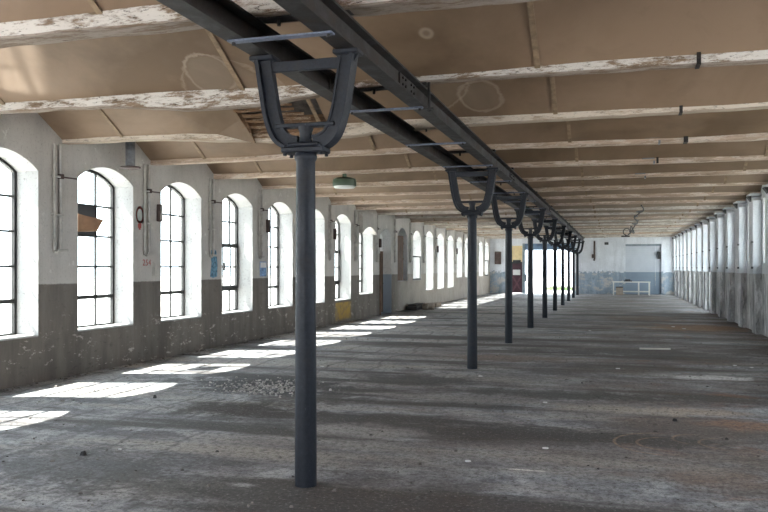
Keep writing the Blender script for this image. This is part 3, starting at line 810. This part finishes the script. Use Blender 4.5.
def make_column():
    o = empty('iron_column'); CZ = 2.445
    bm = BM()
    lathe(bm, [(0.081, 0), (0.0805, 0.3), (0.078, 0.9), (0.074, 1.7), (0.0705, 2.34), (0.0705, 2.385), (0.080, 2.398), (0.085, 2.415), (0.080, 2.435), (0.074, 2.445)], 28)
    link('shaft', bm, M['iron'], o, smooth=True)
    bm = BM(); box(bm, -0.165, 0.165, -0.085, 0.085, CZ, CZ + 0.04, 0.008); box(bm, -0.125, 0.125, -0.075, 0.075, CZ + 0.04, CZ + 0.075, 0.012)
    cp = link('capital_plate', bm, M['iron'], o)
    add_bolts(cp, M['iron'], [(sx * 0.14, sy * 0.06, CZ + 0.035) for sx in (-1, 1) for sy in (-1, 1)], 0.016, 0.022)
    add_bolts(cp, M['iron'], [(sx * 0.14, sy * 0.06, CZ - 0.02) for sx in (-1, 1) for sy in (-1, 1)], 0.014, 0.025)
    base = [(0.065, 2.52), (0.130, 2.535), (0.190, 2.575), (0.230, 2.65), (0.262, 2.76), (0.290, 2.92), (0.312, 3.06), (0.325, 3.15)]
    for s in (-1, 1):
        path = smooth_path([(s * x, z) for x, z in base], 4)
        bm = BM(); q = -s   # normal sign so that the flange sits outside
        web = [(-0.055, -0.022), (0.055, -0.022), (0.055, 0.022), (-0.055, 0.022)]
        fl = [(q * -1 * 0.0, 0)]
        outer = [(-s * -0.0, 0)]
        # outside is +x for s=1; path goes up, its left normal points to -x for s=1
        ou = -1 if s == 1 else 1
        a, b = sorted((ou * 0.032, ou * 0.062))
        flange = [(a, -0.064), (b, -0.064), (b, 0.064), (a, 0.064)]
        a, b = sorted((-ou * 0.038, -ou * 0.054))
        inner = [(a, -0.034), (b, -0.034), (b, 0.034), (a, 0.034)]
        sweep_section(bm, path, [web, flange, inner])
        arm = link('fork_arm', bm, M['iron'], o)
        bm = BM(); box(bm, s * 0.33 - 0.095, s * 0.33 + 0.095, -0.075, 0.075, 3.145, 3.178, 0.006)
        for g in (-1, 1): extrude_poly(bm, [(s * 0.33 + g * 0.03, -0.02, 3.145), (s * 0.33 + g * 0.085, -0.02, 3.145), (s * 0.33 + g * 0.04, -0.02, 3.08)], (0, 0.04, 0))
        link('bearing_pad', bm, M['iron'], arm)
    bm = BM(); box(bm, -0.235, 0.235, -0.035, 0.035, 2.635, 2.668, 0.006); link('cross_bar', bm, M['iron'], o)
    bm = BM(); lathe(bm, [(0.056, 2.50), (0.05, 2.53), (0.046, 2.55), (0.046, 2.60), (0.056, 2.62), (0.056, 2.64)], 18); link('stub_post', bm, M['iron'], o, smooth=True)
    bm = BM(); box(bm, -0.29, 0.29, -0.018, 0.018, 3.055, 3.135, 0.006); link('tie_bar', bm, M['iron'], o)
    return o
c0 = make_column()
cys = [5.39] + [12.38 + 4.43 * i for i in range(9)]
cdesc = ['blue-black cast-iron column with forked head nearest the camera'] + ['%s cast-iron column with forked head counted from the camera' % ORD[i] for i in range(1, 10)]
for i, y in enumerate(cys):
    o = c0 if i == 0 else copy_tree(c0)
    o.location = (XC, y, 0); tag(o, cdesc[i], 'column', 'cast-iron columns down the hall')

# ------------------------------------------------------------------ girders on the forks
def girder(name, x, label):
    o = empty(name, (x, 0, 3.178)); tag(o, label, 'girder', 'long steel girders on the columns')
    y0, y1 = -3.5, 48.25; H = 0.20; W = 0.075; t = 0.018
    sec = [(-W, 0), (W, 0), (W, t), (0.012, t + 0.012), (0.012, H - t - 0.012), (W, H - t), (W, H), (-W, H), (-W, H - t), (-0.012, H - t - 0.012), (-0.012, t + 0.012), (-W, t)]
    bm = BM(); extrude_poly(bm, [(a, y0, b) for a, b in sec][::-1], (0, y1 - y0, 0)); link('beam', bm, M['steel'], o)
    for y in (7.0, 14.6, 23.4, 32.2, 41.1):
        bm = BM()
        for s in (-1, 1): box(bm, s * 0.012, s * 0.028, y - 0.28, y + 0.28, 0.04, 0.16)
        sp = link('splice_plate', bm, M['steel'], o)
        for s in (-1, 1):
            add_bolts(sp, M['steel'], [(s * 0.028, y + q, z) for q in (-0.2, -0.1, 0.1, 0.2) for z in (0.07, 0.13)], 0.013, s * 0.014, 'x')
    return o
GX = 0.33
girder('steel_girder', XC - GX, 'left of the two dark steel girders carried on the column forks')
girder('steel_girder', XC + GX, 'right of the two dark steel girders carried on the column forks')

def make_strap():
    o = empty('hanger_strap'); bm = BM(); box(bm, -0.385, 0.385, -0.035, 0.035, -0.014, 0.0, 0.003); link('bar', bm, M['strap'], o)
    add_bolts(o, M['steel'], [(s * 0.35, 0, -0.034) for s in (-1, 1)], 0.013, 0.02)
    return o
s0 = make_strap()
for n in range(1, NB + 1):
    y = beam_far(n) - 0.07
    ys = 4.93 if n == 1 else y
    near = min(abs(ys - c) for c in cys)
    if near < 0.16: ys += 0.3 if n != 1 else 0
    o = s0 if n == 1 else copy_tree(s0); o.location = (XC, ys, 3.178)
    tag(o, '%s flat steel strap under the girders, counted from the camera' % ORD[n - 1], 'strap', 'straps under the girders')

# hanger rod beside the right girder
y = beam_far(2) - 0.1
o = empty('hanger_rod', (XC + 0.45, y, 3.14)); tag(o, 'threaded steel hanger rod clamped to the second beam beside the right girder', 'rod')
bm = BM(); tube(bm, [(0, 0, -0.02), (0, 0, 0.50)], 0.014, 8); link('rod', bm, M['steel'], o)
for z in (0.0, 0.36):
    bm = BM(); box(bm, -0.05, 0.05, -0.03, 0.03, z, z + 0.015); link('washer', bm, M['steel'], o)
add_bolts(o, M['steel'], [(0, 0, z) for z in (-0.015, 0.376, 0.47)], 0.024, 0.022, name='nut')

# ------------------------------------------------------------------ things on the walls and ceiling
# ceiling lamp
x = on_y(344.5, 181, 14.18)[0]
o = empty('ceiling_lamp', (x, 14.18, 3.13)); tag(o, 'round green enamel ceiling lamp with white glass under the fifth beam', 'lamp')
bm = BM(); lathe(bm, [(0.225, 0.03), (0.228, 0.05), (0.225, 0.155), (0.19, 0.185), (0.06, 0.20), (0.04, 0.21), (0.04, 0.268)], 32); link('shade', bm, M['greenenamel'], o, smooth=True)
bm = BM(); lathe(bm, [(0.12, -0.005), (0.19, 0.0), (0.205, 0.012), (0.205, 0.03)], 32); link('diffuser', bm, M['diffuser'], o, smooth=True)

# flue stub
y, z = on_x(130.3, 168.5, XL + 0.35)
o = empty('ceiling_flue', (XL + 0.35, y, z)); tag(o, 'short metal flue pipe with dark flange hanging from the ceiling above the second window', 'pipe')
bm = BM(); lathe(bm, [(0.075, 0.03), (0.075, 0.5), (0.078, 0.5), (0.078, 0.53), (0.075, 0.53), (0.075, 0.85)], 24); link('tube', bm, M['zinc'], o, smooth=True)
bm = BM(); lathe(bm, [(0.06, 0.0), (0.15, 0.0), (0.16, 0.012), (0.155, 0.028), (0.075, 0.035)], 24); link('flange', bm, M['rustflange'], o, smooth=True)

# conduits on the piers
pier_txt = {1: 'on the pier left of the second window', 2: 'beside the red ring mark', 3: 'above the tall blue wall mark', 4: 'above the small blue notice',
            5: 'on the pier partly hidden by the nearest column', 6: 'on the pier right of the nearest column', 7: 'between the yellow patch and the white recess', 8: 'just left of the door niche',
            9: 'just right of the door niche'}
def make_conduit():
    o = empty('wall_conduit')
    bm = BM(); tube(bm, [(0.03, -0.10, 1.86), (0.03, -0.10, 3.38)], 0.021, 8)
    link('pipe', bm, M['pipe'], o, smooth=True)
    bm = BM(); tube(bm, [(0.03, 0.03, 3.38), (0.03, 0.03, 1.92), (0.03, 0.02, 1.85), (0.03, -0.04, 1.82), (0.03, -0.10, 1.84)], 0.026, 8)
    link('pipe', bm, M['pipe'], o, smooth=True)
    bm = BM(); box(bm, 0, 0.07, -0.06, 0.16, 1.83, 1.87, 0.006); link('end_bracket', bm, M['pipe'], o)
    for z in (2.35, 2.90):
        bm = BM(); box(bm, 0, 0.062, -0.14, 0.07, z, z + 0.03, 0.004); link('clip', bm, M['pipe'], o)
    bm = BM(); tube(bm, [(0.04, 0.02, 2.92), (0.02, 0.40, 2.93)], 0.012, 6); link('stay_rod', bm, M['rustflange'], o)
    bm = BM(); box(bm, 0.0, 0.075, 0.0, 0.06, 2.89, 2.96, 0.006); link('stay_clamp', bm, M['rustflange'], o)
    return o
q0 = None
for k in range(1, 19):
    y = win_y(k) + WW + 0.42
    if q0 is None: q0 = make_conduit(); o = q0
    else: o = copy_tree(q0)
    o.location = (XL, y - 0.03, 0)
    tag(o, 'grey wall conduit pair ' + pier_txt[k] if k in pier_txt else 'grey wall conduit pair on the %s window pier counted from the near end' % ORD[k - 1], 'conduit', 'conduits on the left wall piers')
# junction boxes
for k, txt in ((3, 'beside the third window'), (5, 'beside the window left of the nearest column'), (7, 'left of the window over the yellow patch'), (9, 'left of the door niche'), (13, 'between bright far windows, near the head'), (15, 'left of the shorter far window')):
    y = win_y(k) - 0.1; o = empty('switch_box', (XL, y, 2.42 if k < 9 else 2.3)); tag(o, 'small dark switch box on the wall ' + txt, 'box')
    bm = BM(); box(bm, 0, 0.07, -0.05, 0.05, 0, 0.30, 0.01); link('case', bm, M['rustflange'], o)
    bm = BM(); box(bm, 0.07, 0.078, -0.035, 0.035, 0.03, 0.27, 0.003); link('cover', bm, M['pipe'] if k == 3 else M['black'], o)

# red ring mark with tail
y, z = on_x(139.7, 215, XL)
bm = BM(); n = 28; ri, ro = 0.105, 0.15
ins = [bm.verts.new((0.004, ri * 0.75 * math.cos(2 * PI * i / n), ri * math.sin(2 * PI * i / n))) for i in range(n)]
out = [bm.verts.new((0.004, ro * 0.8 * math.cos(2 * PI * i / n), ro * math.sin(2 * PI * i / n))) for i in range(n)]
for i in range(n): bm.faces.new((ins[i], ins[(i + 1) % n], out[(i + 1) % n], out[i]))
bmesh.ops.solidify(bm, geom=bm.faces[:], thickness=0.003)
box(bm, 0.001, 0.004, -0.055, 0.04, -0.22, -0.148); box(bm, 0.001, 0.004, -0.03, 0.02, -0.25, -0.22)
tag(link('painted_ring', bm, M['red'], loc=(XL, y, z)), 'faded red ring mark with a short tail on the pier right of the second window', 'mark')
# red numerals
y, z = on_x(142.5, 265.5, XL)
cu = bpy.data.curves.new('painted_number', 'FONT'); cu.body = '254'; cu.size = 0.15; cu.extrude = 0.001; cu.space_character = 1.15
cu.materials.append(M['red'])
tmp = bpy.data.objects.new('tmp', cu); COL.objects.link(tmp); bpy.context.view_layer.update(); me = bpy.data.meshes.new_from_object(tmp.evaluated_get(bpy.context.evaluated_depsgraph_get())); me.name = 'painted_number'; bpy.data.objects.remove(tmp)
o = bpy.data.objects.new('painted_number', me); COL.objects.link(o); o.location = (XL + 0.004, y, z); o.rotation_euler = (PI / 2, 0, PI / 2)
tag(o, 'small red number painted on the pier below the red ring', 'number')
# smudge under it
y, z = on_x(153, 269, XL)
bm = BM(); extrude_poly(bm, [(0, -0.03, -0.13), (0, 0.035, -0.11), (0, 0.04, 0.10), (0, 0.0, 0.13), (0, -0.035, 0.08)], (0.012, 0, 0))
tag(link('wall_plate', bm, M['pipe'], loc=(XL, y, z)), 'small grey plate on the pier just right of the red number', 'plate')
# blue marks
y, z = on_x(214, 263, XL)
bm = BM(); pts = [(-0.16, -0.27), (-0.04, -0.30), (0.12, -0.27), (0.14, -0.05), (0.09, 0.24), (-0.02, 0.30), (-0.17, 0.22), (-0.10, 0.0)]
extrude_poly(bm, [(0, a, b) for a, b in pts], (0.004, 0, 0))
tag(link('painted_patch', bm, M['bluepaint'], loc=(XL, y, z)), 'tall faded blue paint mark on the pier left of the sash window', 'mark')
y, z = on_x(263, 269, XL)
bm = BM(); box(bm, 0, 0.006, -0.17, 0.17, -0.17, 0.17, 0)
o = link('wall_notice', bm, M['bluenote'], loc=(XL, y, z)); tag(o, 'small blue and white notice on the pier right of the sash window', 'notice')
bm = BM(); box(bm, 0.006, 0.009, -0.15, 0.15, 0.03, 0.15); link('paper_strip', bm, M['paper'], o)

# dark downpipe and vent on the end wall
x, z1 = on_y(594.5, 241, YB); z0 = on_y(594.5, 261, YB)[1]
o = empty('stub_downpipe', (x, YB, z0)); tag(o, 'short dark downpipe high on the far end wall left of the roller door', 'pipe')
bm = BM(); tube(bm, [(0, -0.09, 0.1), (0, -0.09, z1 - z0)], 0.055, 10); tube(bm, [(0, -0.09, 0.1), (-0.05, -0.09, 0.02)], 0.055, 10); link('tube', bm, M['rustflange'], o)
bm = BM(); box(bm, -0.16, 0.02, -0.2, 0, 0.18, 0.42, 0.01); link('bracket', bm, M['rustflange'], o)
x, z = on_y(606.5, 243.5, YB)
bm = BM(); box(bm, -0.12, 0.12, -0.04, 0, -0.08, 0.08, 0.01); tag(link('vent_cover', bm, M['black'], loc=(x, YB, z)), 'small dark vent cover high on the end wall left of the roller door', 'vent')
x, z = on_y(498, 258, YB)
bm = BM(); box(bm, -0.2, 0.2, -0.12, 0, -0.4, 0.4, 0.02); tag(link('switch_cabinet', bm, M['rustflange'], loc=(x, YB, z)), 'dark box on the end wall left of the maroon door', 'box')

# table by the end wall
x0 = on_y(612.2, 294, 48.6)[0]; x1 = on_y(650.5, 294, 48.6)[0]; L = x1 - x0
o = empty('work_table', (x0, 48.4, 0)); tag(o, 'long white table standing before the roller door', 'table')
bm = BM(); box(bm, 0, L, 0, 0.7, 0.74, 0.80, 0.006); link('table_top', bm, M['tablewhite'], o)
for lx in (0.04, L * 0.68, L - 0.10):
    for ly in (0.04, 0.62):
        bm = BM(); box(bm, lx, lx + 0.07, ly - 0.03, ly + 0.04, 0, 0.74, 0.004); link('leg', bm, M['tablewhite'], o)
bm = BM(); box(bm, 0.04, L - 0.04, 0.60, 0.64, 0.16, 0.24); link('stretcher', bm, M['tablewhite'], o)
bm = BM(); box(bm, 0.22, 0.62, 0.1, 0.5, 0.0, 0.44, 0.01); t = link('storage_crate', bm, [M['brick']], loc=(x0, 48.4, 0)); tag(t, 'beige crate under the left end of the white table', 'crate')
bm = BM(); box(bm, 0.0, 0.46, 0, 0.3, 0, 0.06, 0.01); box(bm, 0.06, 0.36, 0.05, 0.25, 0.06, 0.13, 0.02)
t = link('tool_case', bm, M['black'], loc=(on_y(624, 282, 48.6)[0], 48.6, 0.80)); tag(t, 'flat dark case lying on the white table', 'case')
bm = BM(); box(bm, 0, 0.42, 0, 0.3, 0, 0.05, 0.01); t = link('dark_tray', bm, M['black'], loc=(x0 + 0.2, 48.5, 0.44)); tag(t, 'dark tray lying on the beige crate under the table', 'tray')

# hanging cable
cx = 0.68; pts = []
for n in range(9, 17):
    y0_, y1_ = beam_far(n) - 0.07, beam_far(n + 1) - 0.07
    for j in range(6):
        t = j / 6; sag = 0.05 + (0.26 if n in (13, 14) else 0.10) * math.sin(PI * t)
        pts.append((cx + 0.09 * math.sin(n * 2.1 + t * 5), y0_ + (y1_ - y0_) * t, ZB - 0.03 - sag + 0.04))
bm = BM(); tube(bm, pts, 0.022, 6)
yc = beam_far(15); loop = [(cx - 0.22 + 0.15 * math.cos(a * PI / 8), yc, ZB - 0.18 + 0.15 * math.sin(a * PI / 8)) for a in range(16)]
tube(bm, loop + [loop[0]], 0.022, 6)
tag(link('hanging_cable', bm, M['black'], smooth=True), 'loose dark cable looped along under the far ceiling beams', 'cable')
x = on_y(625.5, 236, 44.0)[0]
bm = BM(); box(bm, x - 0.22, x + 0.22, 43.85, 44.0, 3.26, 3.33, 0.01); box(bm, x - 0.03, x + 0.03, 43.9, 43.95, 3.33, 3.41); 
tag(link('ceiling_strip_lamp', bm, M['black']), 'short dark strip lamp fixed under a far ceiling beam', 'lamp')

# ------------------------------------------------------------------ things on the floor
x, y = on_floor(402, 308.5); L = 2.3
bm = BM(); box(bm, -0.22, 0.22, -L / 2, L / 2 - 0.35, 0, 0.14, 0.015)
o = link('timber_baulk', bm, M['darkwood'], loc=(XL + 0.30, on_x(411, 303, XL)[0] , 0)); tag(o, 'long dark timber baulk lying on the floor against the left wall', 'timber')
yb = o.location.y
bm = BM(); box(bm, -0.16, 0.16, -0.9, 0.6, 0, 0.07, 0.01); o = link('timber_plank', bm, M['darkwood'], loc=(XL + 0.30, yb - 0.1, 0.14)); tag(o, 'shorter dark plank lying on top of the timber baulk', 'timber')
for i, (u, v, sx, sy, sz, rz, txt) in enumerate(((425.5, 309.3, .10, .14, .22, .2, 'upright pale brick at the end of the dark baulk'), (430.5, 307.5, .16, .10, .18, .7, 'tilted pale brick lying among broken bricks by the left wall'),
                                     (436, 306.8, .14, .2, .16, -.4, 'right-hand pale brick of the few by the left wall'), (431.5, 309.8, .07, .09, .1, 1.1, 'small broken brick in front of the pale bricks'))):
    x, y = on_floor(u, v); bm = BM(); box(bm, -sx, sx, -sy, sy, 0, sz, 0.02)
    for vv in bm.verts: vv.co += Vector((R.uniform(-.02, .02), R.uniform(-.02, .02), 0))
    o = link('loose_brick', bm, M['brick'], loc=(x, y, 0)); o.rotation_euler = (0, 0, rz); tag(o, txt, 'brick', 'loose bricks by the left wall')
x, y = on_floor(655, 349.5)
bm = BM(); box(bm, -0.29, 0.29, -0.03, 0.03, 0, 0.03, 0.004); o = link('white_batten', bm, M['tablewhite'], loc=(x, y, 0)); o.rotation_euler = (0, 0, 0.12 + 0.05); tag(o, 'white batten lying alone on the floor towards the right wall', 'batten')
def chip(bm, x, y, r, flat=0.6):
    n = R.choice((4, 5, 6)); a0 = R.uniform(0, 6); hgt = r * R.uniform(0.4, 1) * flat
    bot = []; top = []
    for i in range(n):
        a = a0 + 2 * PI * i / n; rr = r * R.uniform(0.7, 1.15)
        bot.append(bm.verts.new((x + rr * math.cos(a), y + rr * math.sin(a), 0)))
        top.append(bm.verts.new((x + rr * .6 * math.cos(a), y + rr * .6 * math.sin(a), hgt * R.uniform(0.8, 1.2))))
    bm.faces.new(top)
    for i in range(n): bm.faces.new((bot[i], bot[(i + 1) % n], top[(i + 1) % n], top[i]))
bm = BM()
for i in range(620):
    u = R.gauss(268, 28); v = R.gauss(387.5, 4.2)
    if u > 300 and R.random() < 0.5: continue
    x, y = on_floor(u, max(376, v)); chip(bm, x, y, min(0.03, abs(R.gauss(0.009, 0.007)) + 0.004), 1.0)
tag(link('rubble', bm, M['stone']), 'patch of pale broken rubble on the floor left of the nearest column', 'rubble', kind='stuff')
bm = BM()
for i in range(1800):
    x = R.uniform(XL + 0.1, XR - 0.4); y = 3.6 + 16 * R.random() ** 1.5
    if -6.2 < x < -1.6 and 8.2 < y < 12.0: continue
    chip(bm, x, y, abs(R.gauss(0, 0.008)) + 0.004, 0.8)
for i in range(140):
    chip(bm, XL + 0.04 + abs(R.gauss(0, 0.08)), R.uniform(5, 19), R.uniform(0.008, 0.03), 0.8)
tag(link('grit', bm, M['grit']), 'fine dark grit scattered over the whole concrete floor', 'grit', kind='stuff')
# pale scraps, one object each
first = None
for (u, v, s) in ((480, 376.5, .06), (545, 403, .05), (590, 331, .05), (468, 462, .035), (546, 449, .05), (673, 327, .09), (684, 329, .07), (120, 450, .03), (752, 368, .05), (735, 366, .05), (618, 369, .05), (322, 367, .05)):
    x, y = on_floor(u, v)
    bm = BM(); n = 6; s *= 0.6
    extrude_poly(bm, [(s * R.uniform(.6, 1.2) * math.cos(2 * PI * i / n), s * R.uniform(.4, .9) * math.sin(2 * PI * i / n), 0.002) for i in range(n)], (0, 0, 0.012))
    o = link('pale_scrap', bm, M['paper'], loc=(x, y, 0)); tag(o, 'small pale scrap lying on the concrete floor', 'scrap', 'pale scraps on the floor')
for (u, v, s, txt) in ((675, 421, .035, 'black lump on the floor at right, before the pale worn streak'), (83, 455, .04, 'dark lump on the floor at the lower left'), (155, 398, .03, 'small dark lump beside the second sunlit patch')):
    x, y = on_floor(u, v); bm = BM(); chip(bm, 0, 0, s, 1.4); o = link('dark_lump', bm, M['darkwood'], loc=(x, y, 0)); tag(o, txt, 'lump')

# ------------------------------------------------------------------ outside
bm = BM(); box(bm, -90, 90, -60, 160, -0.5, -0.06); tag(link('ground', bm, M['ground']), 'pale sunlit yard outside the hall', 'ground', kind='structure')
bm = BM(); gx0, gx1 = on_y(546, 290, 62)[0], on_y(580, 290, 62)[0]
for i in range(900):
    x = R.uniform(gx0, gx1 + 2); y = R.uniform(59, 66); h = R.uniform(0.08, 0.2); a = R.uniform(0, PI)
    v = [bm.verts.new((x - .05 * math.cos(a), y - .05 * math.sin(a), -0.06)), bm.verts.new((x + .05 * math.cos(a), y + .05 * math.sin(a), -0.06)), bm.verts.new((x + R.uniform(-.05, .05), y, h))]
    bm.faces.new(v)
tag(link('grass', bm, M['grass']), 'strip of green grass outside the far doorway', 'grass', kind='stuff')

# ------------------------------------------------------------------ light
SUN, SKY = 25.0, 6.0
w = bpy.data.worlds.new('sky'); S.world = w; w.use_nodes = True
bg = w.node_tree.nodes['Background']; bg.inputs[0].default_value = (0.80, 0.90, 1.0, 1); bg.inputs[1].default_value = SKY
sd = bpy.data.lights.new('sun', 'SUN'); sd.energy = SUN; sd.angle = math.radians(0.6); sd.color = (1.0, 0.96, 0.90)
so = bpy.data.objects.new('sun', sd); COL.objects.link(so); so.location = (-20, 0, 20)
# added narrow lamp outside: imitates reflected sun on the ceiling; no water is there
gl = bpy.data.lights.new('added_glint', 'AREA'); gl.shape = 'RECTANGLE'; gl.size = 1.5; gl.size_y = 1.5; gl.energy = 9; gl.spread = math.radians(3); gl.color = (1.0, 0.97, 0.92)
go = bpy.data.objects.new('added_glint', gl); COL.objects.link(go); go.location = (-8.95, 6.30, 0.0)
go.rotation_euler = Vector((1, 0.26, 1.27)).to_track_quat('-Z', 'Y').to_euler()
so.rotation_euler = Vector((1, 0.26, -1.27)).to_track_quat('-Z', 'Y').to_euler()

vs = S.view_settings
vs.view_transform = 'Standard'; vs.look = 'None'; vs.exposure = 0.55; vs.gamma = 1.0; vs.use_curve_mapping = False
try:
    c = S.cycles; c.max_bounces = 14; c.diffuse_bounces = 8; c.glossy_bounces = 4; c.transparent_max_bounces = 12; c.use_denoising = True
    c.caustics_reflective = False; c.caustics_refractive = False
except Exception: pass
